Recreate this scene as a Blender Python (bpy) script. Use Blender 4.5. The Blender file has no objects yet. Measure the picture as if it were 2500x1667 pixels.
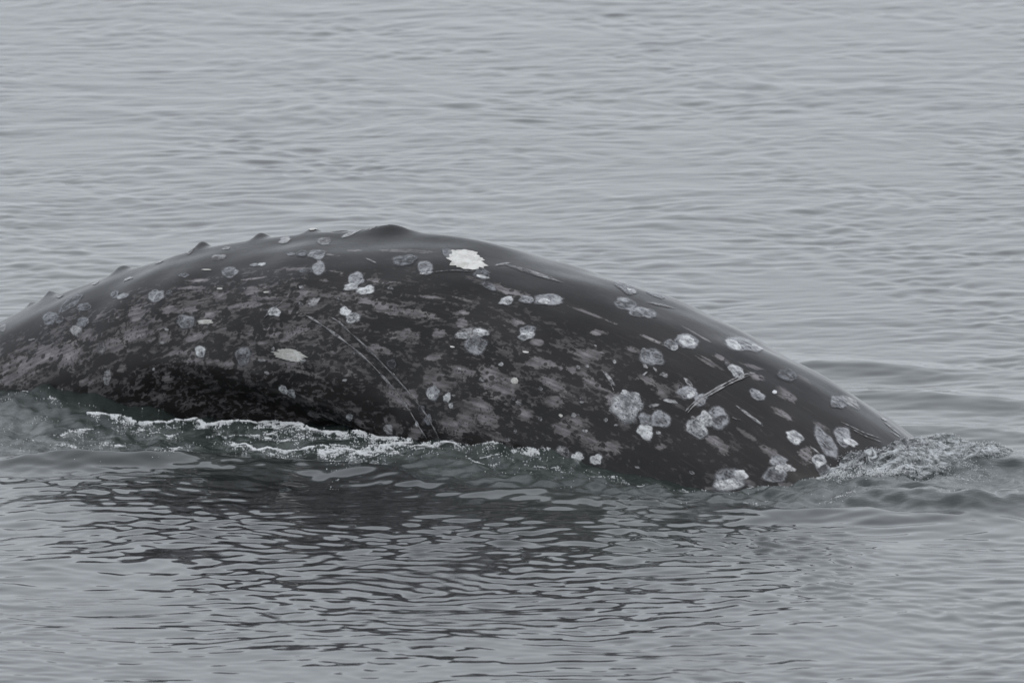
import bpy, math, random
import numpy as np
from mathutils import Vector, Euler

rng = np.random.default_rng(11)
random.seed(11)
scene = bpy.context.scene
COL = scene.collection

# ------------------------------------------------------------------ camera
CAM_DIST, CAM_PITCH = 80.0, math.radians(7.0)
cam_data = bpy.data.cameras.new('camera')
cam = bpy.data.objects.new('camera', cam_data)
COL.objects.link(cam)
cam.location = (0, -CAM_DIST * math.cos(CAM_PITCH), CAM_DIST * math.sin(CAM_PITCH))
cam.rotation_euler = Euler((math.pi / 2 - CAM_PITCH, 0, 0))
cam_data.sensor_width = 36.0
cam_data.lens = 495.36
cam_data.clip_start = 0.5
cam_data.clip_end = 12000
cam_data.dof.use_dof = True
cam_data.dof.focus_distance = 75.6
cam_data.dof.aperture_fstop = 7.6
scene.camera = cam

# ------------------------------------------------------------------ sky and sun (overcast)
SUN_EL, SUN_ROT = math.radians(58), math.radians(150)
world = bpy.data.worlds.new('World')
scene.world = world
world.use_nodes = True
nt = world.node_tree
nt.nodes.clear()
sky = nt.nodes.new('ShaderNodeTexSky')
sky.sky_type = 'NISHITA'
sky.sun_disc = False
sky.sun_elevation = SUN_EL
sky.sun_rotation = SUN_ROT
sky.dust_density = 6.0
sky.air_density = 1.0
cloud = nt.nodes.new('ShaderNodeMix')           # an even cloud deck drawn over most of the sky
cloud.data_type = 'RGBA'
cloud.inputs['Factor'].default_value = 0.88
nt.links.new(sky.outputs['Color'], cloud.inputs['A'])
cloud.inputs['B'].default_value = (8.25, 8.76, 9.38, 1)
bg = nt.nodes.new('ShaderNodeBackground')
bg.inputs['Strength'].default_value = 0.1
wo = nt.nodes.new('ShaderNodeOutputWorld')
nt.links.new(cloud.outputs['Result'], bg.inputs['Color'])
nt.links.new(bg.outputs['Background'], wo.inputs['Surface'])

sun_data = bpy.data.lights.new('sun', 'SUN')
sun_data.energy = 0.6
sun_data.angle = math.radians(40)
sun_data.color = (1.0, 0.985, 0.96)
sun = bpy.data.objects.new('sun', sun_data)
COL.objects.link(sun)
sun.rotation_euler = Euler((math.pi / 2 - SUN_EL, 0, math.pi - SUN_ROT))

vs = scene.view_settings
vs.view_transform = 'Standard'
vs.look = 'None'
vs.exposure = 0.0
vs.gamma = 1.0
vs.use_curve_mapping = False

# ------------------------------------------------------------------ the whale in its own body coordinates
YAW, Y0 = 0.55238, -4.03931
CZ = [-0.5205, -0.084, 0.2031, 0.2991, 0.1907, -0.1729, -0.7907, -1.794, -3.1823]
CR = [0.3484, 0.464, 0.5803, 0.6977, 0.8016, 0.8998, 0.9982, 1.0781, 1.1509]
# knuckles on the tail stock: place along the back, height, half length (m)
KNUCKLES = [
    [0.1496,0.0378,0.0444], [0.1638,0.0556,0.0444], [0.2185,0.0511,0.0533], [0.2773,0.0489,0.0356], [0.3189,0.0356,0.0378], [0.3551,0.0267,0.0444], [0.3787,0.0089,0.0889], [0.4106,0.0467,0.1067],
]
# scars and one painted sheen: kind, t, phi, 2x2 shape (m)
SCARS = [
    ['g',0.3247,-0.6067,0.0462,0.0399,0.0177,-0.0517], ['f',0.2003,-0.5124,0.0503,0.0468,0.0667,-0.0543], ['f',0.2146,-0.6674,0.0439,0.0275,0.002,-0.0422], ['f',0.1874,-0.6607,0.0524,0.0451,-0.0011,-0.0713],
    ['f',0.196,-0.7416,0.0409,0.0205,0.0003,-0.0334], ['f',0.2175,-0.8764,0.0499,0.0177,-0.0017,-0.0349], ['g',0.2461,-0.7011,0.0448,0.0166,0.0006,-0.0273], ['f',0.2375,-0.6202,0.0299,0.0298,0.0034,-0.0436],
    ['g',0.2747,-0.7955,0.0519,0.0355,0.0164,-0.0461], ['f',0.2847,-0.7888,0.0259,0.0066,-0.0046,-0.0175], ['f',0.2904,-0.5933,0.0344,0.0129,-0.0005,-0.021], ['b',0.3462,-0.5461,0.0239,0.0116,0.0004,-0.0191],
    ['g',0.3405,-0.5393,0.0274,0.0118,-0.0001,-0.0195], ['g',0.3033,-1.0989,0.0553,0.028,0.0124,-0.0452], ['b',0.3176,-1.3753,0.044,0.0012,-0.0015,-0.0324], ['g',0.3534,-1.4157,0.0585,0.0036,0.0017,-0.0525],
    ['b',0.3734,-1.0584,0.0402,0.0095,0.0011,-0.0291], ['p',0.2132,-0.9641,0.0481,0.0072,-0.0125,-0.0393], ['p',0.2361,-1.2337,0.0321,-0.0159,-0.0146,-0.0322], ['p',0.2389,-1.5236,0.0276,-0.0249,-0.0097,-0.0434],
    ['p',0.3062,-0.3303,0.0469,0.0242,0.0048,-0.0354], ['p',0.3047,-0.1551,0.0254,0.0146,0.0019,-0.0225], ['p',0.2747,-0.0607,0.009,0.0248,0.0319,-0.0337], ['p',0.2546,-0.1281,0.0277,0.0189,0.0047,-0.029],
    ['p',0.2403,-0.3708,0.0316,0.0153,0.0061,-0.0215], ['p',0.2089,-0.1753,0.016,0.0178,0.016,-0.0252], ['p',0.1803,-0.1483,0.0169,0.0299,0.0057,-0.045], ['p',0.1745,-0.8629,0.0255,0.0029,-0.0028,-0.0061],
    ['p',0.1431,-0.4247,0.0155,0.0318,0.0249,-0.0401], ['w',0.319,-1.1191,0.0509,0.0029,-0.0032,-0.0137], ['w',0.3233,-0.8023,0.0202,0.0027,-0.0021,-0.0067], ['w',0.3619,-0.8832,0.0171,0.0021,-0.0002,-0.0051],
    ['w',0.3047,-0.5326,0.0294,0.0038,-0.0031,-0.0065], ['p',0.289,-1.1596,0.0157,0.0012,-0.0016,-0.0081], ['g',0.3834,-0.4652,0.0421,0.0418,0.0218,-0.0546], ['f',0.372,-0.4517,0.037,0.023,0.0039,-0.0358],
    ['f',0.3634,-0.4449,0.0303,0.0137,-0.0021,-0.0235], ['p',0.3763,-0.209,0.0271,0.0411,0.0321,-0.0566], ['g',0.392,-0.6405,0.0241,0.0429,0.0376,-0.0374], ['f',0.3848,-0.6742,0.0499,0.0124,0.0007,-0.0238],
    ['g',0.422,-0.7146,0.0272,0.042,0.041,-0.0337], ['b',0.422,-0.7955,0.0428,0.0167,0.0187,-0.0212], ['b',0.4335,-0.809,0.047,0.0226,0.0218,-0.0281], ['f',0.4449,-0.4652,0.0634,0.0369,0.0178,-0.0558],
    ['g',0.4621,-0.5258,0.0315,0.0417,0.0253,-0.0486], ['b',0.4649,-0.573,0.0348,0.0089,0.0131,-0.0128], ['f',0.4664,-0.3101,0.0314,0.0337,0.0109,-0.0518], ['w',0.4793,-0.3371,0.0901,0.0607,0.0356,-0.0921],
    ['f',0.4964,-0.4652,0.0395,0.0319,0.0231,-0.0429], ['b',0.4979,-0.4921,0.0349,0.0069,0.0054,-0.0125], ['f',0.5064,-0.5596,0.0442,0.0113,0.0008,-0.0254], ['b',0.5222,-0.6337,0.0272,0.0246,0.0261,-0.0249],
    ['g',0.5322,-0.573,0.0328,0.0207,0.0153,-0.0293], ['b',0.4263,-1.0112,0.0382,0.0113,0.0043,-0.027], ['b',0.4335,-1.0517,0.0463,0.0151,0.0098,-0.0294], ['p',0.4006,-0.9573,0.0265,0.0204,0.02,-0.0188],
    ['p',0.515,-0.9573,0.0761,0.0256,0.0454,-0.0289], ['b',0.5207,-0.9303,0.0398,0.01,0.0061,-0.0246], ['b',0.5107,-0.991,0.034,0.0133,0.014,-0.0193], ['g',0.5222,-1.0247,0.0393,0.0495,0.0491,-0.0321],
    ['g',0.5465,-0.809,0.0354,0.0331,0.0313,-0.0312], ['b',0.5479,-0.836,0.0398,0.0209,0.0218,-0.0261], ['f',0.4707,-1.3146,0.0298,0.0087,0.0065,-0.026], ['g',0.5064,-1.4157,0.0447,0.0135,0.0137,-0.038],
    ['b',0.505,-1.436,0.0254,0.0081,0.0078,-0.0238], ['b',0.5179,-1.409,0.0249,0.009,0.0082,-0.0235], ['b',0.5222,-1.4494,0.0164,0.0052,0.0056,-0.0141], ['b',0.3863,-1.6584,0.0309,0.0129,0.0122,-0.0295],
    ['b',0.3934,-1.6787,0.0325,-0.0013,0.0039,-0.0314], ['b',0.4421,-1.773,0.0281,-0.0005,0.0061,-0.0252], ['f',0.5079,-1.5978,0.0322,0.0064,0.0107,-0.0263], ['f',0.5007,-1.5438,0.025,0.0051,0.0077,-0.0195],
    ['p',0.4764,-1.7663,0.0295,0.0173,0.0178,-0.0308], ['p',0.4034,-1.8877,0.0554,-0.0057,0.0094,-0.0344], ['p',0.4206,-1.8607,0.1097,-0.0103,-0.0175,-0.0191], ['b',0.4993,-1.6584,0.0109,0.0089,0.0072,-0.0122],
    ['w',0.4392,0.1213,0.0345,0.0202,0.0314,-0.0329], ['p',0.4707,0.1685,0.0499,0.0227,0.015,-0.0404], ['p',0.3448,-0.1146,0.0264,0.0284,0.0218,-0.0415], ['p',0.3748,0.0607,0.0346,0.0147,0.0328,-0.0227],
    ['w',0.3562,0.0539,0.0192,0.0121,0.0047,-0.0197], ['p',0.4249,0.1146,0.0705,0.0177,0.0228,-0.0299], ['p',0.3877,-0.027,0.0324,0.0174,0.0662,-0.0253], ['p',0.3991,0.0809,0.0031,0.0217,0.0716,-0.0299],
    ['f',0.412,0.1011,0.0592,0.0356,0.017,-0.0596], ['p',0.4235,-0.5056,0.0425,0.0014,-0.0204,-0.0075], ['w',0.392,-1.382,0.1045,-0.0022,-0.0058,-0.032], ['p',0.3691,-1.4427,0.0301,0.0007,0.0017,-0.0084],
    ['w',0.5079,-1.0854,0.0137,0.0016,0.0018,-0.0051], ['w',0.5536,-0.9438,0.0158,0.0028,0.005,-0.005], ['w',0.5565,-1.1393,0.0182,0.0092,0.0074,-0.0152], ['w',0.3619,-0.8832,0.0171,0.0021,-0.0002,-0.0051],
    ['p',0.4993,-0.2629,0.0241,0.0091,0.0516,-0.0108], ['p',0.3777,-1.3483,0.0107,0.0018,0.0007,-0.0118], ['p',0.3891,-0.5596,0.0144,0.0046,0.0002,-0.0081], ['g',0.5436,-0.5124,0.0594,0.0322,0.0437,-0.04],
    ['b',0.5422,-0.5393,0.0245,0.0159,0.0228,-0.0176], ['g',0.5651,-0.0067,0.0514,0.0497,0.0215,-0.0922], ['b',0.5694,-0.0337,0.0223,0.0206,0.0185,-0.0359], ['g',0.578,-0.2494,0.05,0.0413,0.0368,-0.0629],
    ['g',0.588,-0.2899,0.0408,0.0257,0.0293,-0.0385], ['g',0.5908,-0.2427,0.0465,0.0338,0.0298,-0.054], ['f',0.578,0.1146,0.041,0.0299,0.0213,-0.0585], ['g',0.618,-0.418,0.0344,0.0234,0.0235,-0.0331],
    ['b',0.6209,-0.4315,0.0161,0.0149,0.0146,-0.0187], ['g',0.6223,-0.3236,0.0494,0.0411,0.0401,-0.0591], ['b',0.6223,-0.3236,0.0364,0.0308,0.0295,-0.0443], ['g',0.6166,-0.5865,0.0493,0.0454,0.0359,-0.056],
    ['b',0.6123,-0.5798,0.0302,0.0129,0.005,-0.0287], ['g',0.6481,-0.6742,0.0405,0.0319,0.0296,-0.0377], ['b',0.6495,-0.6742,0.0269,0.0194,0.0198,-0.0229], ['g',0.6567,-0.6742,0.0074,0.0362,0.0438,-0.0143],
    ['B',0.6252,-0.9506,0.0705,0.0649,0.0618,-0.0594], ['b',0.6252,-0.8629,0.0206,0.0123,0.0125,-0.0151], ['b',0.6195,-0.8832,0.0193,0.0109,0.0114,-0.0136], ['g',0.6466,-0.9101,0.0486,0.0373,0.0374,-0.0385],
    ['g',0.6395,-0.9573,0.0358,0.0246,0.0216,-0.0304], ['b',0.6438,-1.018,0.0423,0.0295,0.0253,-0.0369], ['b',0.6667,-0.836,0.0472,0.0395,0.0329,-0.0455], ['g',0.671,-0.7146,0.0529,0.0464,0.0406,-0.0527],
    ['b',0.6667,-0.7618,0.0352,0.0305,0.0257,-0.035], ['b',0.6166,-1.3618,0.0364,0.0092,0.013,-0.025], ['b',0.628,-1.3146,0.0314,0.0178,0.0175,-0.0267], ['p',0.6066,-1.3888,0.0499,-0.0028,0.0013,-0.0357],
    ['w',0.5937,-1.2,0.0134,-0.0008,-0.0012,-0.0075], ['p',0.5994,-1.045,0.0096,0.0064,0.0049,-0.0089], ['p',0.6295,-0.6539,0.0199,0.0069,0.0082,-0.011], ['p',0.6438,-0.782,0.0412,0.0059,0.0149,-0.0103],
    ['p',0.6381,-0.8562,0.0243,0.0074,0.0232,-0.0066], ['p',0.5866,-0.7011,0.0107,0.0023,0.0022,-0.0047], ['p',0.5908,-0.8494,0.0092,0.006,0.0049,-0.008], ['p',0.5708,-1.4225,0.0109,0.0051,0.0048,-0.0105],
    ['p',0.5193,-0.2831,0.1762,0.0098,-0.0214,-0.0213], ['p',0.5894,-0.0472,0.0438,0.0108,0.0452,-0.0185], ['p',0.6066,-0.8562,0.0511,-0.0032,-0.0216,-0.0095], ['p',0.6438,-0.6135,0.0391,-0.0006,-0.0134,-0.0132],
    ['p',0.568,-1.4966,0.0167,0.003,0.0074,-0.0069], ['p',0.6209,-0.7146,0.0026,0.0068,0.0212,-0.0023], ['g',0.6409,-0.0202,0.0664,0.0705,0.0746,-0.127], ['b',0.6395,-0.1079,0.0413,0.0343,0.0146,-0.068],
    ['b',0.6466,0.0337,0.0157,0.0355,0.0487,-0.0605], ['b',0.6567,-0.3438,0.0461,0.0173,0.0005,-0.046], ['p',0.6509,-0.3371,0.03,0.0057,-0.0068,-0.0229], ['f',0.6738,-0.1011,0.0412,0.0371,0.0326,-0.0674],
    ['g',0.6753,-0.418,0.0381,0.0205,0.0139,-0.0381], ['b',0.6795,-0.3169,0.0078,0.0106,0.0105,-0.0131], ['p',0.6824,-0.5798,0.0824,0.0022,-0.0063,-0.011], ['b',0.7067,-0.5258,0.0459,0.0197,0.0171,-0.0374],
    ['g',0.6996,-0.9775,0.0628,0.0519,0.0742,-0.0381], ['b',0.701,-0.9978,0.0465,0.0291,0.0614,-0.0192], ['b',0.7024,-0.9101,0.0279,0.0228,0.0218,-0.0243], ['g',0.711,-0.7146,0.0354,0.0221,0.0325,-0.023],
    ['g',0.7153,-0.7888,0.0415,0.0385,0.0556,-0.029], ['b',0.7153,-0.7416,0.0158,0.0316,0.0482,-0.0144], ['p',0.7182,-0.7079,0.0284,0.0093,0.0176,-0.0128], ['b',0.7153,-0.9236,0.055,0.021,0.0571,-0.0178],
    ['g',0.7182,-0.418,0.0027,0.0876,0.06,-0.0387], ['g',0.7196,-0.2899,0.0269,0.0468,0.0455,-0.0548], ['b',0.7239,-0.2899,0.0305,0.0157,0.0168,-0.0291], ['b',0.7239,-0.5528,0.034,0.0216,0.0143,-0.0395],
    ['g',0.7296,-0.5798,0.0274,0.0339,0.0313,-0.0343], ['g',0.701,-0.0337,0.0248,0.0434,0.0426,-0.0744], ['p',0.7024,0.0742,0.0496,0.0288,0.0322,-0.065], ['p',0.7239,0.1483,0.054,0.0073,-0.0017,-0.0202],  # first pale mark here is a bright sheen painted onto the skin
    ['p',0.7167,0.2022,0.0143,0.0114,0.0092,-0.0287], ['p',0.7282,0.0944,0.0222,0.0054,0.0117,-0.0135], ['p',0.7139,-0.9236,0.0529,0.0031,0.0081,-0.0117], ['p',0.7182,-0.5124,0.0291,0.0014,-0.0011,-0.0062],
    ['p',0.6681,-0.782,0.0184,0.0023,0.0028,-0.0065], ['p',0.5923,-1.4225,0.0098,0.0012,0.0017,-0.0122], ['p',0.6609,-0.7955,0.0123,-0.0035,-0.0053,-0.0111], ['p',0.5923,-1.4629,0.0194,-0.0003,0.0018,-0.007],
    ['p',0.6524,-1.2202,0.0148,0.0023,0.0046,-0.0061], ['p',0.6023,-1.1528,0.0147,0.0061,0.0108,-0.0062], ['p',0.6123,-1.2067,0.0154,0.0068,0.0101,-0.0079], ['p',0.6652,-0.782,0.0092,0.0084,0.0103,-0.0071],
    ['p',0.6438,-1.1393,0.0083,0.0053,0.0044,-0.0077], ['p',0.5365,-1.2135,0.019,0.0049,0.0054,-0.0116], ['p',0.618,-0.6674,0.0194,0.0002,-0.0049,-0.0107], ['p',0.5608,-1.2405,0.0116,0.0044,0.0031,-0.0123],
    ['p',0.6166,-1.3685,0.0163,0.0048,0.0095,-0.007], ['p',0.6309,-0.6539,0.0126,-0.0017,-0.0049,-0.0131], ['p',0.5436,-1.0787,0.0143,0.0073,0.0081,-0.0088], ['p',0.5866,-0.8832,0.0166,0.0007,-0.0017,-0.01],
    ['p',0.5322,-1.5438,0.0123,0.0029,0.0046,-0.0088], ['p',0.6266,-1.0787,0.0108,0.0047,0.0088,-0.0045], ['p',0.5222,-1.382,0.0139,-0.0015,-0.0016,-0.0063], ['p',0.6009,-1.1596,0.0148,0.002,0.0015,-0.0125],
    ['p',0.5193,-1.2067,0.0163,-0.0025,-0.0042,-0.0076], ['p',0.6009,-1.0652,0.0133,0.0048,0.0081,-0.0057], ['p',0.5651,-1.2539,0.0183,-0.0043,-0.0049,-0.0111], ['p',0.6023,-0.7416,0.0112,-0.0017,-0.0043,-0.0096],
    ['p',0.5823,-1.2809,0.018,-0.0018,-0.0024,-0.008], ['p',0.6195,-1.0854,0.009,0.0084,0.0104,-0.0058], ['p',0.681,-1.0652,0.017,0.0018,0.0024,-0.008], ['p',0.6237,-0.6539,0.0176,-0.0011,-0.0075,-0.0065],
    ['p',0.568,-1.5506,0.0096,-0.005,-0.0027,-0.0097], ['p',0.681,-0.8494,0.0174,0.0009,-0.0008,-0.0088], ['p',0.5951,-1.4562,0.0166,-0.0029,-0.0026,-0.0085], ['p',0.5293,-1.6652,0.0165,-0.0028,-0.0009,-0.0087],
    ['p',0.6509,-0.9843,0.0142,0.0062,0.0092,-0.0072], ['p',0.5737,-1.1124,0.013,-0.0042,-0.0045,-0.0105], ['p',0.4034,-1.4157,0.0186,0.006,0.0093,-0.0077], ['p',0.3877,-0.8427,0.0172,0.0062,0.0008,-0.0133],
    ['p',0.4492,-0.7685,0.0222,0.0015,-0.0042,-0.0077], ['p',0.3219,-1.1461,0.0106,-0.0008,-0.0028,-0.0058], ['p',0.4163,-0.9101,0.0175,-0.0001,-0.0048,-0.0075], ['p',0.2861,-1.2742,0.0216,-0.0015,-0.005,-0.0084],
    ['p',0.4421,-1.3011,0.019,-0.0017,-0.0037,-0.0065], ['p',0.3734,-1.5371,0.0165,-0.0054,-0.0053,-0.009], ['p',0.2775,-1.5034,0.0127,0.0026,0.0019,-0.0099], ['p',0.3562,-0.9438,0.0196,0.0033,0.0002,-0.0083],
    ['p',0.432,-1.0787,0.0204,-0.0014,-0.0054,-0.0083], ['p',0.4378,-1.5034,0.0179,0.0008,0.0026,-0.0072], ['p',0.4735,-1.382,0.01,0.004,0.0048,-0.0059], ['p',0.392,-0.9843,0.0188,-0.0002,-0.0047,-0.0077],
]
MOTTLE = [
    [0.2604,-0.9371,0.0774,0.0234,-0.0023,-0.0529], [0.2918,-0.9843,0.1677,0.0116,-0.0113,-0.0339], [0.269,-1.1933,0.1287,0.009,-0.0076,-0.0453], [0.2103,-1.227,0.1407,0.0355,0.0096,-0.0872],
    [0.1674,-1.1663,0.1391,0.0425,0.0116,-0.0868], [0.1903,-1.1326,0.1171,0.002,-0.0302,-0.0743], [0.2432,-1.2405,0.1472,0.0012,-0.0234,-0.0619], [0.3119,-1.2405,0.0974,0.0077,0.0052,-0.0263],
    [0.3262,-0.8899,0.0697,0.007,-0.0162,-0.0402], [0.3505,-0.8562,0.0895,0.0243,0.0126,-0.0414], [0.3476,-0.991,0.1369,0.0123,0.0069,-0.0287], [0.3577,-0.9371,0.0644,0.0066,-0.001,-0.0177],
    [0.3548,-1.2067,0.0539,0.0091,0.0004,-0.0436], [0.3705,-1.1933,0.0692,0.0029,0.0024,-0.0122], [0.3791,-1.2405,0.0477,0.0048,0.0025,-0.0214], [0.3219,-1.045,0.0805,0.0132,0.0137,-0.0232],
    [0.2876,-1.5978,0.0551,0.0059,0.0083,-0.0335], [0.3047,-1.3888,0.1435,-0.0018,-0.0131,-0.0297], [0.3205,-1.4629,0.2389,-0.0061,-0.0303,-0.0301], [0.2246,-1.045,0.0952,0.0316,0.0077,-0.0602],
    [0.2289,-0.8562,0.0388,0.0112,0.0076,-0.0162], [0.2446,-0.9506,0.043,0.0054,0.0012,-0.0106], [0.2876,-1.2202,0.0672,0.0044,-0.0066,-0.0443], [0.3677,-1.3079,0.0375,0.0025,0.0015,-0.0153],
    [0.3405,-1.2539,0.0272,0.0022,-0.0003,-0.0139], [0.2189,-1.5371,0.0661,0.0056,0.0071,-0.0254], [0.2518,-1.4697,0.054,0.0082,0.0084,-0.0251], [0.1574,-1.2674,0.1001,0.0147,0.0004,-0.0463],
    [0.3019,-0.7618,0.1543,0.0084,-0.0075,-0.0167], [0.3019,-0.6742,0.0974,0.0075,-0.002,-0.0132], [0.3906,-1.227,0.1099,0.019,0.0431,-0.0266], [0.3805,-1.2405,0.053,0.0049,0.0029,-0.0214],
    [0.4464,-0.9101,0.1657,0.0096,-0.0024,-0.032], [0.4692,-0.9371,0.1862,0.0121,0.0223,-0.029], [0.4721,-1.0989,0.1155,0.0109,0.0099,-0.0386], [0.4607,-1.2337,0.1125,-0.0054,-0.0193,-0.0298],
    [0.4263,-1.3281,0.0413,0.0044,0.0054,-0.0183], [0.3877,-0.9169,0.054,0.0323,0.0312,-0.0346], [0.3648,-0.9371,0.0746,0.0067,-0.0,-0.0176], [0.4006,-0.7618,0.0408,0.0075,0.0021,-0.0151],
    [0.4206,-0.8697,0.075,0.0195,0.0072,-0.041], [0.5021,-0.8292,0.0571,0.0078,0.0175,-0.0127], [0.505,-0.8966,0.0355,0.0146,0.0108,-0.0244], [0.495,-1.018,0.061,0.0043,-0.0031,-0.0349],
    [0.4979,-1.1933,0.0566,0.0111,0.0157,-0.024], [0.432,-1.4157,0.137,-0.0151,-0.0392,-0.0318], [0.4535,-1.2607,0.0602,-0.008,-0.0155,-0.0241], [0.4793,-1.5303,0.1271,-0.0355,-0.0594,-0.0459],
    [0.4907,-1.4764,0.052,-0.0218,-0.0225,-0.0307], [0.4678,-1.4966,0.0584,-0.0107,-0.0126,-0.0248], [0.5079,-1.3348,0.131,-0.0013,0.0006,-0.042], [0.5222,-1.2067,0.1097,0.0022,0.002,-0.0335],
    [0.5393,-1.173,0.0592,-0.0061,-0.0061,-0.0666], [0.5536,-1.2337,0.1369,0.0072,0.0104,-0.0666], [0.5322,-1.4225,0.1098,-0.0014,0.0062,-0.0424], [0.5021,-1.2809,0.0808,-0.0004,-0.0009,-0.0335],
    [0.5265,-1.5641,0.1491,-0.0116,-0.0021,-0.0528], [0.5479,-1.436,0.1091,-0.0005,0.0093,-0.0509], [0.4506,-1.8,0.0557,-0.0201,-0.014,-0.0331], [0.382,-1.4427,0.2349,-0.0031,-0.0144,-0.0253],
    [0.402,-1.4966,0.1675,-0.0032,-0.0168,-0.0135], [0.4034,-1.6854,0.1162,-0.0048,-0.0283,-0.0085], [0.3848,-0.6607,0.2623,0.0093,-0.002,-0.0181], [0.4406,-0.3371,0.1461,0.0116,0.0091,-0.0194],
    [0.5107,-0.5461,0.2004,0.0142,-0.0067,-0.0349], [0.4392,-0.7079,0.1169,0.008,0.0025,-0.0174], [0.4778,-0.7753,0.0914,0.0071,0.0111,-0.0148], [0.4979,-0.7214,0.1072,0.0039,0.0068,-0.0091],
    [0.4034,-0.3506,0.0512,0.0096,0.008,-0.0149], [0.3934,-0.4584,0.0487,0.0051,-0.004,-0.0093], [0.3476,-0.7281,0.1147,0.0064,0.0037,-0.0117], [0.5207,-0.5461,0.0888,0.0086,-0.0007,-0.0207],
    [0.4807,-1.7191,0.0947,-0.0306,-0.036,-0.0431], [0.4993,-1.7191,0.0494,-0.0389,-0.0219,-0.0514], [0.3863,-1.0517,0.0749,0.004,-0.0022,-0.0163], [0.5021,-0.7214,0.0573,0.0042,0.0063,-0.009],
    [0.5007,-0.836,0.0529,0.0111,0.0159,-0.0181], [0.505,-0.9034,0.0355,0.0156,0.0108,-0.026], [0.5694,-0.4921,0.1541,0.0046,0.0106,-0.0104], [0.6195,-0.209,0.1032,0.0048,-0.0129,-0.0127],
    [0.6094,-0.4584,0.0854,0.0046,0.0102,-0.0104], [0.6052,-0.6,0.0521,0.0098,0.0077,-0.0224], [0.5365,-0.7685,0.0492,0.0153,0.0201,-0.0224], [0.5866,-0.782,0.0771,0.0195,0.0233,-0.0355],
    [0.568,-0.9573,0.1122,0.0211,0.0388,-0.0367], [0.5866,-0.9034,0.0842,0.0109,0.0094,-0.0349], [0.5823,-0.6,0.0576,0.0144,0.0352,-0.0189], [0.5393,-1.1528,0.1087,-0.004,-0.0114,-0.05],
    [0.5579,-1.1933,0.0681,0.0079,0.0054,-0.0582], [0.5408,-1.3753,0.1091,0.0004,0.0073,-0.042], [0.5351,-1.5101,0.1001,-0.0038,0.0071,-0.0519], [0.5722,-1.2944,0.0582,0.0063,0.0066,-0.0581],
    [0.5851,-1.1528,0.1047,0.01,0.0129,-0.0496], [0.6037,-1.1865,0.0953,0.0046,0.0076,-0.0415], [0.598,-1.2742,0.0658,-0.01,-0.01,-0.0411], [0.6137,-1.2337,0.1235,-0.0035,-0.0066,-0.0374],
    [0.6323,-1.2,0.0568,0.0022,0.0024,-0.0498], [0.5794,-1.0517,0.0855,0.008,0.0091,-0.0336], [0.5994,-0.9371,0.0834,0.0109,0.0114,-0.0342], [0.6366,-0.7551,0.0859,0.0082,-0.0063,-0.055],
    [0.6237,-0.7416,0.0829,0.0105,0.0071,-0.0324], [0.681,-0.8494,0.0878,0.0053,-0.0001,-0.0349], [0.6567,-1.0517,0.03,0.0147,0.0185,-0.0181], [0.6309,-1.0517,0.0566,0.0037,0.0016,-0.0335],
    [0.5207,-1.2405,0.0599,0.0015,0.0011,-0.0335], [0.5565,-0.8562,0.0487,0.0174,0.0215,-0.0249], [0.6423,-0.391,0.1124,0.0035,-0.0014,-0.0098], [0.5608,-1.5101,0.0594,-0.0008,0.0069,-0.0346],
    [0.618,-0.9438,0.0531,0.0349,0.0304,-0.0445], [0.6438,-0.6944,0.0654,0.0126,0.0009,-0.0474], [0.6838,-0.2764,0.0697,0.0156,-0.0035,-0.0461], [0.6896,-0.6944,0.0825,0.0049,0.0002,-0.0223],
    [0.681,-0.8427,0.0786,0.0049,-0.0002,-0.0314], [0.6924,-0.4315,0.075,0.0117,0.0076,-0.0314], [0.7039,-0.7011,0.0793,0.0105,0.01,-0.0329], [0.7182,-0.5865,0.0471,0.0372,0.0185,-0.0694],
    [0.7082,-0.3303,0.0556,0.0108,0.0087,-0.027], [0.7239,-0.8023,0.0723,0.0169,0.0269,-0.0328], [0.6409,-0.4112,0.0656,0.0042,-0.0008,-0.0119], [0.681,-0.027,0.0526,0.0127,0.0048,-0.0303],
    [0.6252,-0.2157,0.0668,0.005,-0.0039,-0.0126], [0.6652,-0.2899,0.0446,0.0164,0.0226,-0.0287], [0.6595,-0.2225,0.0573,0.0125,0.034,-0.0217], [0.6452,-0.3169,0.0499,0.0106,0.0131,-0.021],
    [0.7082,-0.9169,0.0532,0.0066,0.0074,-0.0252], [0.6953,-1.0921,0.0544,0.0058,0.0067,-0.0329],
]
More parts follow.
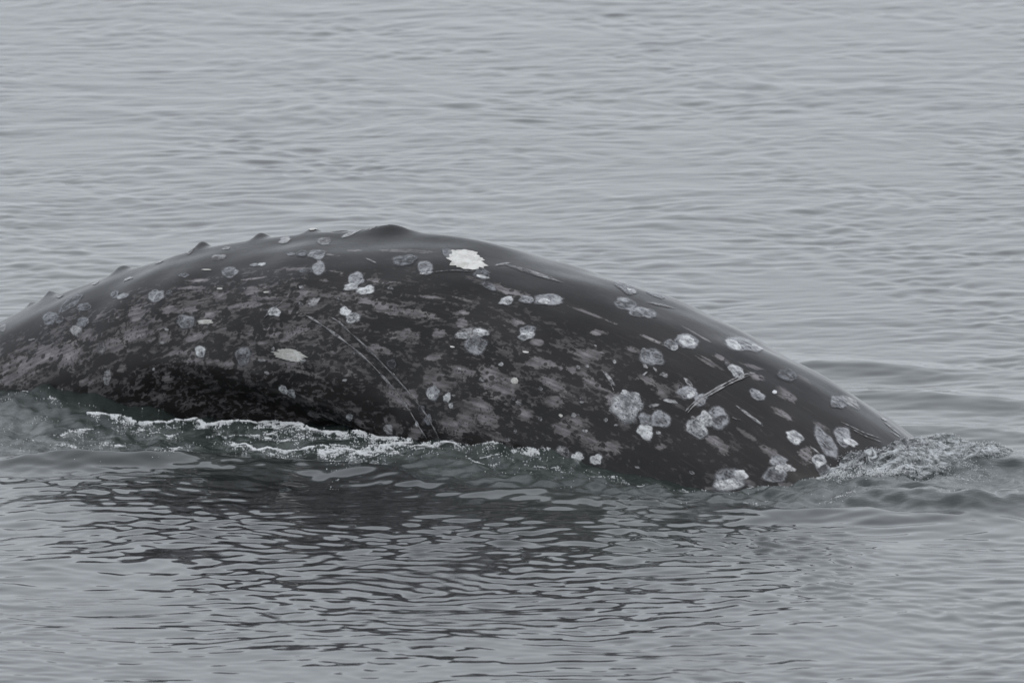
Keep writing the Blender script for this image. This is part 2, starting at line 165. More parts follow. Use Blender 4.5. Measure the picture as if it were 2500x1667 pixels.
LINES = [
    [0.0077,[[0.3963,-1.0652],[0.4034,-1.0921],[0.4206,-1.173],[0.4392,-1.2607],[0.4578,-1.3618],[0.4735,-1.4629],[0.4893,-1.5708],[0.5021,-1.6719],[0.5093,-1.7259]]],
    [0.0077,[[0.4163,-1.0652],[0.4249,-1.0989],[0.4335,-1.1528],[0.4492,-1.2405],[0.4649,-1.3348],[0.4807,-1.4292],[0.495,-1.5101],[0.5021,-1.5506],[0.5136,-1.6315],[0.5193,-1.6854]]],
    [0.006,[[0.6638,-0.2629],[0.6609,-0.3438],[0.6595,-0.4247],[0.6581,-0.5393],[0.6567,-0.627],[0.6552,-0.7281],[0.6552,-0.7888]]],
    [0.006,[[0.6638,-0.2764],[0.6624,-0.3573],[0.6609,-0.4382],[0.6595,-0.5461],[0.6581,-0.6337],[0.6567,-0.7281],[0.6567,-0.7888]]],
    [0.0043,[[0.7124,-0.209],[0.7182,-0.182],[0.7239,-0.1483],[0.7296,-0.0742]]],
    [0.0043,[[0.7139,-0.2225],[0.7196,-0.1955],[0.7253,-0.1685],[0.731,-0.1079]]],
    [0.0034,[[0.5994,-0.8292],[0.6052,-0.8562],[0.6094,-0.8832],[0.6137,-0.9101]]],
    [0.0043,[[0.3662,-1.1056],[0.3734,-1.0247],[0.3777,-0.9775]]],
    [0.0034,[[0.6767,-0.6607],[0.6795,-0.6539],[0.681,-0.6405]]],
    [0.0034,[[0.4692,-0.5596],[0.4793,-0.5056],[0.4907,-0.4652]]],
]
WATERLINE = [
    [-3.185,-0.437], [-3.01,-0.463], [-2.667,-0.505], [-2.449,-0.529], [-2.233,-0.544], [-2.063,-0.552], [-1.883,-0.555], [-1.551,-0.574],
    [-1.038,-0.638], [-0.656,-0.69], [-0.18,-0.753], [0.103,-0.794], [0.509,-0.832], [0.779,-0.845], [1.087,-0.857], [1.361,-0.852],
    [1.65,-0.832], [1.928,-0.794], [2.093,-0.73], [2.188,-0.672], [2.262,-0.587], [2.378,-0.442], [2.437,0.148], [2.458,-0.225],
]
BOUNDARY = [
    [-2.166,-2.898], [-1.639,-2.515], [-1.232,-2.146], [-0.806,-1.884], [-0.345,-1.717], [0.56,-1.935], [1.032,-2.083], [1.475,-2.189],
    [2.193,-2.141], [3.092,-1.996], [3.687,-1.759], [4.202,-1.385],
]
LEVEL = [
    [-3.185,0.044], [-3.01,0.072], [-2.667,0.138], [-2.449,0.126], [-2.233,0.089], [-2.063,0.071], [-1.883,0.04], [-1.551,0.02],
    [-1.038,0.037], [-0.656,0.043], [-0.18,0.023], [0.103,0.041], [0.509,0.055], [0.779,0.037], [1.087,-0.022], [1.361,-0.054],
    [1.65,-0.092], [1.928,-0.134], [2.093,-0.117], [2.188,-0.097], [2.262,-0.052], [2.378,-0.012], [2.437,0.068], [2.458,0.035],
]
FOAM = [
    [0.065,1.0,[[-2.297,-3.67],[-2.22,-3.67],[-2.104,-3.826],[-2.002,-3.947],[-1.881,-3.895],[-1.816,-3.826],[-1.718,-3.757]]], [0.12,1.0,[[-1.729,-3.757],[-1.661,-3.861],[-1.613,-4.033],[-1.562,-3.826],[-1.439,-3.895],[-1.327,-3.964],[-1.205,-3.982]]],
    [0.102,1.0,[[-1.216,-3.999],[-1.147,-4.137],[-1.079,-4.274],[-0.924,-4.376],[-0.769,-4.444],[-0.637,-4.513],[-0.548,-4.597]]], [0.074,0.9,[[-1.515,-4.513],[-1.447,-4.597],[-1.378,-4.817],[-1.288,-4.935],[-1.204,-4.716],[-1.072,-4.767],[-0.984,-4.817]]],
    [0.185,1.0,[[-1.027,-4.851],[-0.919,-4.784],[-0.83,-4.919],[-0.722,-4.817],[-0.613,-4.716],[-0.548,-4.682]]], [0.065,0.8,[[-0.547,-4.784],[-0.459,-4.801],[-0.372,-4.75]]],
    [0.111,1.0,[[-0.361,-4.733],[-0.263,-4.665],[-0.153,-4.699],[-0.055,-4.851]]], [0.056,0.7,[[-0.055,-4.851],[0.022,-4.902],[0.109,-4.902]]],
    [0.083,0.7,[[0.043,-5.22],[0.109,-5.053],[0.174,-5.12]]], [0.046,0.6,[[-0.217,-5.437],[-0.108,-5.486]]],
    [0.046,0.6,[[-0.13,-5.32],[-0.043,-5.353]]], [0.037,0.5,[[0.13,-5.519],[0.281,-5.602]]],
    [0.056,0.7,[[-2.425,-4.205],[-2.361,-4.137],[-2.298,-4.033]]], [0.046,0.7,[[-2.412,-4.597],[-2.356,-4.631]]],
    [0.093,0.7,[[-2.139,-4.564],[-2.105,-4.614]]], [0.074,0.7,[[-1.874,-4.171],[-1.819,-4.205]]],
    [0.083,0.7,[[-1.816,-4.75],[-1.763,-4.716]]], [0.056,0.6,[[-2.031,-4.102],[-1.965,-4.085]]],
    [0.065,0.7,[[-2.085,-4.919],[-1.984,-5.019]]], [0.046,0.6,[[-2.257,-5.036],[-2.18,-5.053]]],
    [0.046,0.6,[[-1.903,-5.22],[-1.838,-5.203]]], [0.037,0.5,[[-2.362,-5.153],[-2.289,-5.053]]],
    [0.046,0.6,[[-2.217,-4.513],[-2.172,-4.547]]], [0.065,0.6,[[-1.452,-4.342],[-1.343,-4.308],[-1.211,-4.274]]],
    [0.056,0.6,[[-0.871,-5.153],[-0.783,-5.187]]], [0.046,0.5,[[-1.608,-4.274],[-1.518,-4.342]]],
    [0.065,0.6,[[-1.34,-4.444],[-1.208,-4.479],[-1.076,-4.513]]], [0.037,0.5,[[0.412,-5.536],[0.541,-5.652]]],
    [0.037,0.5,[[0.625,-5.849],[0.753,-6.013]]], [0.037,0.5,[[0.752,-6.111],[0.964,-6.371]]],
    [0.028,0.4,[[0.745,-6.853],[0.872,-6.917]]], [0.028,0.4,[[1.233,-6.901],[1.297,-6.917]]],
    [0.028,0.4,[[0.324,-5.849],[0.431,-5.931]]], [0.028,0.4,[[-2.749,-3.127],[-2.658,-3.198]]],
    [0.028,0.4,[[-2.565,-3.303],[-2.448,-3.478]]], [0.028,0.4,[[-2.618,-4.342],[-2.551,-4.376]]],
    [0.028,0.4,[[-2.666,-4.851],[-2.602,-4.817]]], [0.037,0.4,[[1.595,-6.901],[1.769,-6.741]]],
    [0.028,0.35,[[2.154,-6.693],[2.328,-6.58]]], [0.028,0.35,[[2.386,-6.095],[2.523,-5.849]]],
]


# ------------------------------------------------------------------ helpers
def mesh_object(name, verts, faces, mat, parent=None, offset=None, smooth=True):
    verts = np.asarray(verts, dtype=np.float32)
    if offset is not None:
        verts = verts - np.asarray(offset, dtype=np.float32)
    me = bpy.data.meshes.new(name)
    faces = np.asarray(faces, dtype=np.int32)
    nf, k = faces.shape
    me.vertices.add(len(verts))
    me.vertices.foreach_set('co', verts.ravel())
    me.loops.add(nf * k)
    me.loops.foreach_set('vertex_index', faces.ravel())
    me.polygons.add(nf)
    me.polygons.foreach_set('loop_start', np.arange(0, nf * k, k, dtype=np.int32))
    me.polygons.foreach_set('use_smooth', np.full(nf, smooth))
    me.update(calc_edges=True)
    me.validate()
    if mat:
        me.materials.append(mat)
    o = bpy.data.objects.new(name, me)
    COL.objects.link(o)
    if parent is not None:
        o.parent = parent
    elif offset is not None:
        o.location = offset
    return o

def attribute(o, name, values):
    a = o.data.attributes.new(name, 'FLOAT', 'POINT')
    a.data.foreach_set('value', np.asarray(values, dtype=np.float32).ravel())

def vec_attribute(o, name, values):
    a = o.data.attributes.new(name, 'FLOAT_VECTOR', 'POINT')
    a.data.foreach_set('vector', np.asarray(values, dtype=np.float32).ravel())

def grid_faces(n, m, wrap=False):
    i, j = np.meshgrid(np.arange(n - 1), np.arange(m if wrap else m - 1), indexing='ij')
    j2 = (j + 1) % m
    return np.stack([i * m + j, (i + 1) * m + j, (i + 1) * m + j2, i * m + j2], -1).reshape(-1, 4)

def tag(o, label, cat=None, kind=None, group=None):
    if label: o['label'] = label
    if cat: o['category'] = cat
    if kind: o['kind'] = kind
    if group: o['group'] = group

class Nodes:
    """small helper that writes a node tree"""
    def __init__(self, name):
        self.mat = bpy.data.materials.new(name)
        self.mat.use_nodes = True
        self.t = self.mat.node_tree
        self.t.nodes.clear()
    def n(self, kind, **props):
        node = self.t.nodes.new(kind)
        for k, v in props.items():
            setattr(node, k, v)
        return node
    def put(self, sock, v):
        if isinstance(v, bpy.types.NodeSocket):
            self.t.links.new(v, sock)
        elif v is not None:
            sock.default_value = v
    def math(self, op, a, b=0.0, c=None, clamp=False):
        m = self.n('ShaderNodeMath', operation=op, use_clamp=clamp)
        self.put(m.inputs[0], a); self.put(m.inputs[1], b)
        if c is not None: self.put(m.inputs[2], c)
        return m.outputs[0]
    def ramp(self, v, lo, hi, a=0.0, b=1.0, smooth=True):
        m = self.n('ShaderNodeMapRange')
        m.interpolation_type = 'SMOOTHSTEP' if smooth else 'LINEAR'
        for k, x in zip(('Value', 'From Min', 'From Max', 'To Min', 'To Max'), (v, lo, hi, a, b)):
            self.put(m.inputs[k], x)
        return m.outputs['Result']
    def noise(self, vec, scale, detail=4.0, rough=0.55, dist=0.0, w=None):
        m = self.n('ShaderNodeTexNoise')
        if w is not None: m.noise_dimensions = '4D'; self.put(m.inputs['W'], w)
        self.put(m.inputs['Vector'], vec); self.put(m.inputs['Scale'], scale)
        m.inputs['Detail'].default_value = detail; m.inputs['Roughness'].default_value = rough
        m.inputs['Distortion'].default_value = dist
        return m.outputs[0]
    def voronoi(self, vec, scale, feature='F1', rand=1.0):
        m = self.n('ShaderNodeTexVoronoi', feature=feature)
        self.put(m.inputs['Vector'], vec); self.put(m.inputs['Scale'], scale)
        m.inputs['Randomness'].default_value = rand
        return m.outputs['Distance']
    def mix(self, f, a, b):
        m = self.n('ShaderNodeMix', data_type='RGBA')
        self.put(m.inputs['Factor'], f); self.put(m.inputs['A'], a); self.put(m.inputs['B'], b)
        return m.outputs['Result']
    def attr(self, name, out='Fac'):
        m = self.n('ShaderNodeAttribute', attribute_name=name)
        return m.outputs[out]
    def scale_vec(self, vec, s):
        m = self.n('ShaderNodeVectorMath', operation='MULTIPLY')
        self.put(m.inputs[0], vec); m.inputs[1].default_value = s
        return m.outputs[0]
    def bump(self, h, strength, dist, normal=None):
        m = self.n('ShaderNodeBump')
        self.put(m.inputs['Height'], h); self.put(m.inputs['Strength'], strength)
        m.inputs['Distance'].default_value = dist
        if normal is not None: self.put(m.inputs['Normal'], normal)
        return m.outputs['Normal']
    def principled(self, **kw):
        m = self.n('ShaderNodeBsdfPrincipled')
        for k, v in kw.items():
            self.put(m.inputs[k.replace('_', ' ')], v)
        return m.outputs[0]
    def out(self, shader):
        o = self.n('ShaderNodeOutputMaterial')
        self.t.links.new(shader, o.inputs['Surface'])
        return self.mat

def sstep(x, a, b):
    u = np.clip((x - a) / (b - a), 0, 1)
    return u * u * (3 - 2 * u)

# smooth value noise from a few sinusoids (metres)
def wobble(x, y, lam, seed, n=14):
    r = np.random.default_rng(seed)
    out = np.zeros(np.broadcast(x, y).shape)
    for _ in range(n):
        a = r.uniform(0, 2 * np.pi); l = lam * r.uniform(0.6, 1.7)
        out += np.sin((x * np.cos(a) + y * np.sin(a)) * 2 * np.pi / l + r.uniform(0, 6.28))
    return out / math.sqrt(n / 2)

# ------------------------------------------------------------------ the whale's shape (body coordinates t along the back, phi round it; phi = 0 is the spine)
def hermite(v, t):
    v = np.asarray(v, float); n = len(v); x = np.clip(t, 0, 1) * (n - 1)
    i = np.clip(x.astype(int), 0, n - 2); u = x - i; m = np.gradient(v)
    return ((2*u**3-3*u**2+1)*v[i] + (u**3-2*u**2+u)*m[i] + (-2*u**3+3*u**2)*v[i+1] + (u**3-u**2)*m[i+1])

CY, SY = math.cos(YAW), math.sin(YAW)
def whale_to_world(s, q):
    return s * CY + q * SY, Y0 - s * SY + q * CY
def world_to_whale(x, y):
    return x * CY - (y - Y0) * SY, x * SY + (y - Y0) * CY

def whale_surface(t, phi):
    t = np.asarray(t, float); phi = np.asarray(phi, float)
    s = -4.2 + 8.2 * t
    z = hermite(CZ, t); r = hermite(CR, t)
    e = 1e-3
    dz = (hermite(CZ, t + e) - hermite(CZ, t - e)) / (2 * e); ds = 8.2
    L = np.hypot(ds, dz); ts, tz = ds / L, dz / L
    d = np.zeros(np.broadcast(t, phi).shape)
    arc = phi * r
    # knuckles and the low dorsal hump
    for k, (tk, h, l) in enumerate(KNUCKLES):
        x = (s - (-4.2 + 8.2 * tk))
        last = k == len(KNUCKLES) - 1
        w = np.where(x < 0, 1.3 * l, 1.3 * l) if last else np.where(x < 0, 0.85 * l, 1.35 * l)
        g = np.exp(-np.abs(x / w) ** (1.9 if last else 2.2))
        wa = 0.055 if last else 0.026 + 0.55 * h
        d = d + h * g * np.exp(-np.abs((arc - (0.03 if last else 0.05)) / wa) ** 1.6)
    # faint spine ridge along the tail stock
    d = d + 0.022 * np.exp(-(arc / 0.09) ** 2) * sstep(t, 0.56, 0.42)
    # soft undulation of the blubber
    d = d + 0.006 * wobble(s, arc, 0.9, 3) + 0.002 * wobble(s, arc * 1.3, 0.28, 4)
    # the flank tucks in under the lower left
    fold = np.interp(t, [0.2, 0.263, 0.329, 0.398, 0.459, 0.51], [-1.40, -1.44, -1.52, -1.66, -1.79, -1.86])
    d = d - 0.12 * sstep(fold - phi, -0.04, 0.34) * sstep(t, 0.25, 0.33) * sstep(t, 0.53, 0.44)
    rr = r + d
    c, sn = np.cos(phi), np.sin(phi)
    S = s - tz * rr * c
    Z = z + ts * rr * c
    Q = rr * sn * 0.97
    X, Y = whale_to_world(S, Q)
    return np.stack([X, Y, Z], -1)

def whale_frame(t, phi):
    p = whale_surface(t, phi)
    e = 2e-4
    a = whale_surface(t + e, phi) - whale_surface(t - e, phi)
    b = whale_surface(t, phi + e * 8) - whale_surface(t, phi - e * 8)
    n = np.cross(a, b)
    n /= np.linalg.norm(n, axis=-1, keepdims=True)
    zc = hermite(CZ, np.asarray(t, float)); sx, sy = whale_to_world(-4.2 + 8.2 * np.asarray(t, float), 0.0)
    out = p - np.stack(np.broadcast_arrays(sx, sy, zc), -1)
    return p, n * np.sign((n * out).sum(-1, keepdims=True))

def arc_t(t):   # metres per unit t on the spine line
    e = 1e-3
    dz = (hermite(CZ, t + e) - hermite(CZ, t - e)) / (2 * e)
    return np.hypot(8.2, dz)

# ------------------------------------------------------------------ the water surface
WL = np.array(WATERLINE); BD = np.array(BOUNDARY)
def waterline_q(s):
    return np.interp(s, WL[:, 0], WL[:, 1], left=WL[0, 1], right=0.1)

LV = np.array(LEVEL)

fl = np.array(FOAM[0][2] + FOAM[1][2] + FOAM[2][2] + FOAM[6][2])
FOAM_LINE = np.stack(world_to_whale(fl[:, 0], fl[:, 1]), -1)
FOAM_LINE = FOAM_LINE[np.argsort(FOAM_LINE[:, 0])]
FOAM_LINE[1:-1, 1] = (FOAM_LINE[:-2, 1] + FOAM_LINE[1:-1, 1] * 2 + FOAM_LINE[2:, 1]) / 4
FOAM_LINE[1:-1, 1] = (FOAM_LINE[:-2, 1] + FOAM_LINE[1:-1, 1] * 2 + FOAM_LINE[2:, 1]) / 4

def make_waves(n, lo, hi, peak, width, floor, mean, spread, iso, slope_rms, seed):
    r = np.random.default_rng(seed)
    comps = []
    for i in range(n):
        lam = lo * (hi / lo) ** ((i + r.uniform()) / n)
        ang = r.uniform(0, 2 * np.pi) if r.uniform() < iso else r.normal(math.radians(mean), math.radians(spread))
        comps.append([lam, ang, math.exp(-0.5 * (math.log(lam / peak) / width) ** 2) + floor, r.uniform(0, 2 * np.pi)])
    comps = np.array(comps)
    comps[:, 2] *= slope_rms / math.sqrt((comps[:, 2] ** 2).sum() / 2)
    return comps
WAVES_SEA = make_waves(130, 0.10, 4.0, 0.22, 0.75, 0.13, -98, 48, 0.64, 0.046, 5)      # everywhere
WAVES_NEAR = make_waves(100, 0.08, 0.50, 0.155, 0.40, 0.03, -104, 36, 0.35, 0.115, 6)   # short ripples spreading from the animal

def zone(x, y):
    """disturbed water against the near flank: 1 inside, 0 outside"""
    s, q = world_to_whale(x, y)
    qb = np.interp(s, BD[:, 0], BD[:, 1]) + 0.05 * wobble(s, 0 * s, 0.7, 21, 6)
    d = q - qb                       # > 0 on the whale's side of the boundary
    return s, q, d

def water_height(x, y, lod=None):
    x = np.asarray(x, float); y = np.asarray(y, float)
    s, q, d = zone(x, y)
    near = np.exp(-((np.hypot(x, (y - 3) * 0.32)) / 10.0) ** 4)
    qw = waterline_q(s)
    out_d = qw - q                    # metres in front of the flank
    inside = sstep(d, -0.05, 0.45) * sstep(q, 0.9, 0.2) * sstep(s, 4.6, 3.4)
    h = np.zeros(x.shape)
    # low-frequency warp so that the ripples bend and gather instead of running as plain sines
    wx = x + 0.07 * wobble(x, y, 1.9, 31, 8); wy = y + 0.10 * wobble(x, y, 2.4, 32, 8)
    gust = 1.0 + 0.28 * wobble(x, y * 0.6, 3.2, 33, 8)
    fine = np.clip(0.9 + 0.3 * wobble(x, y * 0.5, 2.2, 34, 8), 0.05, 2)
    patch = np.clip(1.0 + 0.20 * wobble(x, y * 0.4, 2.6, 35, 8) + 0.22 * wobble(x, y * 0.4, 0.8, 36, 8), 0.3, 1.8)
    for lam, ang, slope, ph in WAVES_SEA:
        k = 2 * np.pi / lam
        th = (wx * math.cos(ang) + wy * math.sin(ang)) * k + ph
        w = np.sin(th)
        w = w * (1 - 0.5 * np.cos(th))            # leans forward: steep front, long back
        amp = slope / k * (fine if lam < 0.16 else (patch if lam < 0.6 else gust))
        if lam > 0.3: amp = amp * (1 - 0.55 * inside)
        h = h + amp * w
    ring = 1.05 * np.exp(-((y + 7.3) / 2.8) ** 2 - ((x - 0.55) / 2.0) ** 2) * (1 - 0.25 * inside) + 0.14 * np.exp(-((y + 11.5) / 5.0) ** 2)
    ring = ring + 0.55 * sstep(d, -0.75, 0.1) * sstep(q, 0.3, -0.4) * sstep(s, -2.6, -1.6) * sstep(s, 3.4, 2.4)
    ring = ring * np.clip(0.88 + 0.40 * wobble(x, y * 0.45, 1.5, 37, 8) + 0.30 * wobble(x, y * 0.45, 0.7, 38, 8), 0.12, 1.9)
    sel = (np.abs(x) < 6) & (y > -22) & (y < 4)
    if sel.any():
        xs, ys, hs = wx[sel], wy[sel], np.zeros(int(sel.sum()))
        for lam, ang, slope, ph in WAVES_NEAR:
            k = 2 * np.pi / lam
            hs += slope / k * np.sin((xs * math.cos(ang) + ys * math.sin(ang)) * k + ph)
        h[sel] += hs * ring[sel]
    # the level along the flank, and the small lip where the churned water ends
    h = h + np.interp(s, LV[:, 0], LV[:, 1]) * np.exp(-(np.clip(out_d, 0, 9) / 0.55) ** 2) * sstep(s, 3.4, 2.8) * sstep(q, 1.0, 0.0)
    lip = np.where(d < 0, np.exp(-(d / 0.26) ** 2), np.exp(-(d / 0.12) ** 2))
    d2 = d - 0.62 - 0.12 * wobble(s, 0 * s, 1.3, 45, 5)
    lip = lip + 0.7 * np.where(d2 < 0, np.exp(-(d2 / 0.20) ** 2), np.exp(-(d2 / 0.12) ** 2)) * sstep(s, -0.4, 0.4) * sstep(s, 2.7, 1.9)
    h = h + 0.052 * lip * sstep(s, 4.6, 3.4) * (1 - 0.5 * sstep(s, 1.8, 2.6)) * (0.75 + 0.35 * wobble(s, 0 * s, 1.1, 41, 5)) * (s > -8)
    # churn: short steep ripples inside the zone
    ch = 0.0020 * wobble(x, y * 0.6, 0.085, 51, 20) + 0.0050 * wobble(x, y * 0.6, 0.22, 52, 12)
    ch = ch + 0.009 * (1 - np.abs(wobble(x, y * 0.7, 0.40, 53, 10)))
    h = h + ch * inside
    # the little crest that carries the foam
    fq = np.interp(s, FOAM_LINE[:, 0], FOAM_LINE[:, 1])
    dq = q - fq
    h = h + 0.014 * np.where(dq < 0, np.exp(-(dq / 0.12) ** 2), np.exp(-(dq / 0.06) ** 2)) * sstep(s, -2.4, -1.9) * sstep(s, 1.1, 0.6) 
    # wake lumps thrown up in front of and beyond the place where the back goes under
    for (cx, cs, wx_, ws_, a_) in WAKE:
        ss, qq = s - cx, q - cs
        h = h + a_ * np.exp(-(ss / wx_) ** 2 - (qq / ws_) ** 2)
    h = h * near
    return h
WAKE = [(2.95, 0.25, 0.30, 0.28, 0.04), (3.3, -1.35, 0.55, 0.22, 0.07), (3.8, -1.1, 0.5, 0.22, 0.06), (0.2, 3.4, 0.6, 0.28, 0.04), (1.3, 2.4, 0.7, 0.25, 0.04), (2.1, 1.3, 0.5, 0.25, 0.03), (3.0, -0.75, 0.4, 0.2, 0.03)]

def inside_zone(x, y):
    s, q, d = zone(x, y)
    return sstep(d, -0.15, 0.55) * sstep(q, 1.0, 0.3) * sstep(s, 4.6, 3.4)

# --- material
m = Nodes('water_surface')
geo = m.n('ShaderNodeNewGeometry').outputs['Position']
turb = m.attr('churn')
big = m.noise(m.scale_vec(geo, (0.22, 0.12, 0.0)), 1.0, 2.0)
base = m.mix(m.ramp(big, 0.42, 0.66), (0.026, 0.028, 0.029, 1), (0.036, 0.043, 0.038, 1))
air = m.math('MULTIPLY', m.attr('air'), m.ramp(m.noise(m.scale_vec(geo, (0.7, 0.45, 0.0)), 9.0, 7.0, 0.72, 1.0), 0.36, 0.66))
base = m.mix(m.math('MULTIPLY', turb, 0.9), base, m.mix(air, (0.024, 0.033, 0.030, 1), (0.125, 0.140, 0.134, 1)))   # entrained air clouds the churned water
f1 = m.noise(m.scale_vec(geo, (0.75, 0.8, 1.0)), 13.0, 6.0, 0.66, 0.9)
f2 = m.noise(m.scale_vec(geo, (0.6, 1.0, 1.0)), 46.0, 3.0, 0.6)
hh = m.math('ADD', f1, m.math('MULTIPLY', f2, 0.25))
calm = m.noise(m.scale_vec(geo, (0.8, 0.5, 0.0)), 1.2, 2.0)
st = m.math('ADD', m.math('MULTIPLY', turb, 0.16), m.ramp(calm, 0.45, 0.75, 0.0, 0.05))
nrm = m.bump(hh, st, 0.05)
MAT_WATER = m.out(m.principled(Base_Color=base, Roughness=0.035, IOR=1.333, Normal=nrm))

# --- the sheet: fine where the camera looks, stretching to the horizon
def axis(lo, hi, step_lo, step_hi, far):
    v = [lo]
    while v[-1] < hi:
        f = (v[-1] - lo) / (hi - lo)
        v.append(v[-1] + step_lo + (step_hi - step_lo) * f)
    up = [v[-1]]; st_ = step_hi
    while up[-1] < far:
        st_ *= 1.45; up.append(up[-1] + st_)
    dn = [v[0]]; st_ = step_lo
    while dn[-1] > -far:
        st_ *= 1.45; dn.append(dn[-1] - st_)
    return np.array(dn[:0:-1] + v + up[1:])
gx = axis(-4.1, 4.1, 0.0135, 0.0135, 6000)
gy = axis(-14.3, 21.5, 0.021, 0.052, 6000)
XX, YY = np.meshgrid(gx, gy, indexing='ij')
ZZ = water_height(XX, YY)
water = mesh_object('water', np.stack([XX, YY, ZZ], -1).reshape(-1, 3), grid_faces(len(gx), len(gy)), MAT_WATER)
ins = inside_zone(XX, YY)
attribute(water, 'churn', ins)
S_, Q_ = world_to_whale(XX, YY)
fq_ = np.interp(S_, FOAM_LINE[:, 0], FOAM_LINE[:, 1]) + 0.12 * wobble(XX, YY, 0.7, 91, 8)
attribute(water, 'air', ins * sstep(fq_ - Q_, -0.08, 0.35) * np.interp(S_, [-2.5, 0.4, 1.8, 3.2], [1.0, 0.8, 0.3, 0.25]))
tag(water, 'calm grey sea with small ripples', None, 'structure')

# ------------------------------------------------------------------ whale body
m = Nodes('whale_skin')
body_uv = m.attr('body', 'Vector')            # x metres along, y metres round
field = m.attr('mottle'); dens = m.attr('speckle')
flow = m.scale_vec(body_uv, (0.55, 1.0, 1.0))
n1 = m.noise(flow, 9.5, 7.0, 0.70, 0.9)
n2 = m.noise(flow, 38.0, 4.0, 0.65, 0.4)
n3 = m.noise(m.scale_vec(body_uv, (0.12, 1.0, 1.0)), 46.0, 4.0, 0.6)
n4 = m.noise(body_uv, 110.0, 3.0, 0.6)
edge = m.math('ADD', m.math('MULTIPLY', field, 0.75), m.math('MULTIPLY', m.math('SUBTRACT', n1, 0.5), 1.5))
edge = m.math('ADD', edge, m.math('MULTIPLY', m.math('SUBTRACT', n2, 0.5), 1.05))
edge = m.math('ADD', edge, m.math('MULTIPLY', m.math('SUBTRACT', n4, 0.5), 0.5))
blot = m.math('MULTIPLY', m.ramp(edge, 0.02, 0.24), m.ramp(m.noise(body_uv, 4.5, 3.0), 0.34, 0.62, 0.30, 1.0))
heart = m.ramp(edge, 0.30, 0.95)                       # paler towards the middle of a blotch
# dark round freckles that eat into the pale blotches
v = m.voronoi(body_uv, 26.0)
vb = m.noise(body_uv, 5.0, 2.0)
freck = m.ramp(m.math('SUBTRACT', v, m.ramp(vb, 0.40, 0.62, 0.0, 0.40)), 0.0, 0.10, 1.0, 0.0)
v2 = m.voronoi(body_uv, 60.0)
freck = m.math('MAXIMUM', freck, m.math('MULTIPLY', m.ramp(m.math('SUBTRACT', v2, m.ramp(vb, 0.36, 0.55, 0.30, 0.0)), 0.0, 0.12, 1.0, 0.0), 0.8))
blot = m.math('MULTIPLY', blot, m.math('SUBTRACT', 1.0, m.math('MULTIPLY', freck, 0.85)))
# scattered small blotches over the flank
sc_ = m.math('ADD', n1, m.math('MULTIPLY', m.math('SUBTRACT', n2, 0.5), 0.8))
scat = m.math('MULTIPLY', m.ramp(m.math('ADD', sc_, m.math('MULTIPLY', dens, 0.12)), 0.60, 0.70), dens)
scat = m.math('MULTIPLY', scat, m.math('SUBTRACT', 1.0, freck))
inner = m.math('ADD', m.math('MULTIPLY', m.ramp(n3, 0.3, 0.7), 0.55), m.math('MULTIPLY', heart, 0.45))
dark = m.mix(m.ramp(m.noise(flow, 3.0, 5.0), 0.3, 0.7), (0.0125, 0.0114, 0.0118, 1), (0.026, 0.0235, 0.0238, 1))
dark = m.mix(m.math('MULTIPLY', m.ramp(n3, 0.54, 0.74), 0.5), dark, (0.050, 0.0445, 0.0445, 1))
dark = m.mix(m.math('MULTIPLY', m.ramp(n4, 0.60, 0.72), 0.4), dark, (0.060, 0.055, 0.055, 1))
pale = m.mix(inner, (0.092, 0.084, 0.087, 1), (0.42, 0.395, 0.405, 1))
colr = m.mix(m.math('MULTIPLY', scat, 0.5), dark, pale)
colr = m.mix(m.math('MULTIPLY', blot, 0.95), colr, pale)
wr = m.noise(m.scale_vec(body_uv, (0.35, 1.0, 1.0)), 90.0, 3.0, 0.6)
hb = m.math('ADD', m.math('MULTIPLY', wr, 0.4), m.math('MULTIPLY', n1, 0.6))
nr = m.bump(hb, 0.24, 0.012)
rough = m.ramp(n2, 0.3, 0.7, 0.38, 0.52)
MAT_SKIN = m.out(m.principled(Base_Color=colr, Roughness=rough, IOR=1.30, Specular_IOR_Level=0.12, Normal=nr, Coat_Weight=0.9, Coat_Roughness=0.17, Coat_IOR=1.33))

BASE = np.array([0.0, Y0, -1.2])
whale = bpy.data.objects.new('whale', None)
COL.objects.link(whale)
whale.location = BASE
whale.empty_display_size = 0.5
tag(whale, 'dark mottled whale arching its barnacle-scarred back out of the grey sea', 'whale')

def blend_axis(lo, hi, a, b, n_out, n_in):
    return np.concatenate([np.linspace(lo, a, n_out, endpoint=False), np.linspace(a, b, n_in, endpoint=False), np.linspace(b, hi, n_out)])
tt = blend_axis(0, 1, 0.20, 0.76, 40, 620)
pp = np.concatenate([np.linspace(-np.pi, -2.3, 20, endpoint=False), np.linspace(-2.3, 0.5, 330, endpoint=False), np.linspace(0.5, np.pi, 40, endpoint=False)])
TT, PP = np.meshgrid(tt, pp, indexing='ij')
V = whale_surface(TT, PP)
body = mesh_object('body', V.reshape(-1, 3), grid_faces(len(tt), len(pp), True)[:, ::-1], MAT_SKIN, whale, BASE)
rad = hermite(CR, TT)
vec_attribute(body, 'body', np.stack([-4.2 + 8.2 * TT, PP * rad, 0 * TT], -1).reshape(-1, 3))
fld = np.full(TT.shape, -0.55)
for (tc, pc, a, b, c, d_) in MOTTLE:
    du = (TT - tc) * arc_t(tc); dv = (PP - pc) * hermite(CR, np.array(tc))
    det = a * d_ - b * c
    x = (d_ * du - b * dv) / det; y = (-c * du + a * dv) / det
    fld = np.maximum(fld, 0.85 - 0.90 * np.hypot(x, y))
attribute(body, 'mottle', fld)
sp = sstep(-PP, 0.35, 0.9) * sstep(TT, 0.86, 0.62) * (0.55 + 0.45 * sstep(TT, 0.50, 0.42) + 0.3 * np.exp(-((TT - 0.55) / 0.06) ** 2))
attribute(body, 'speckle', sp)

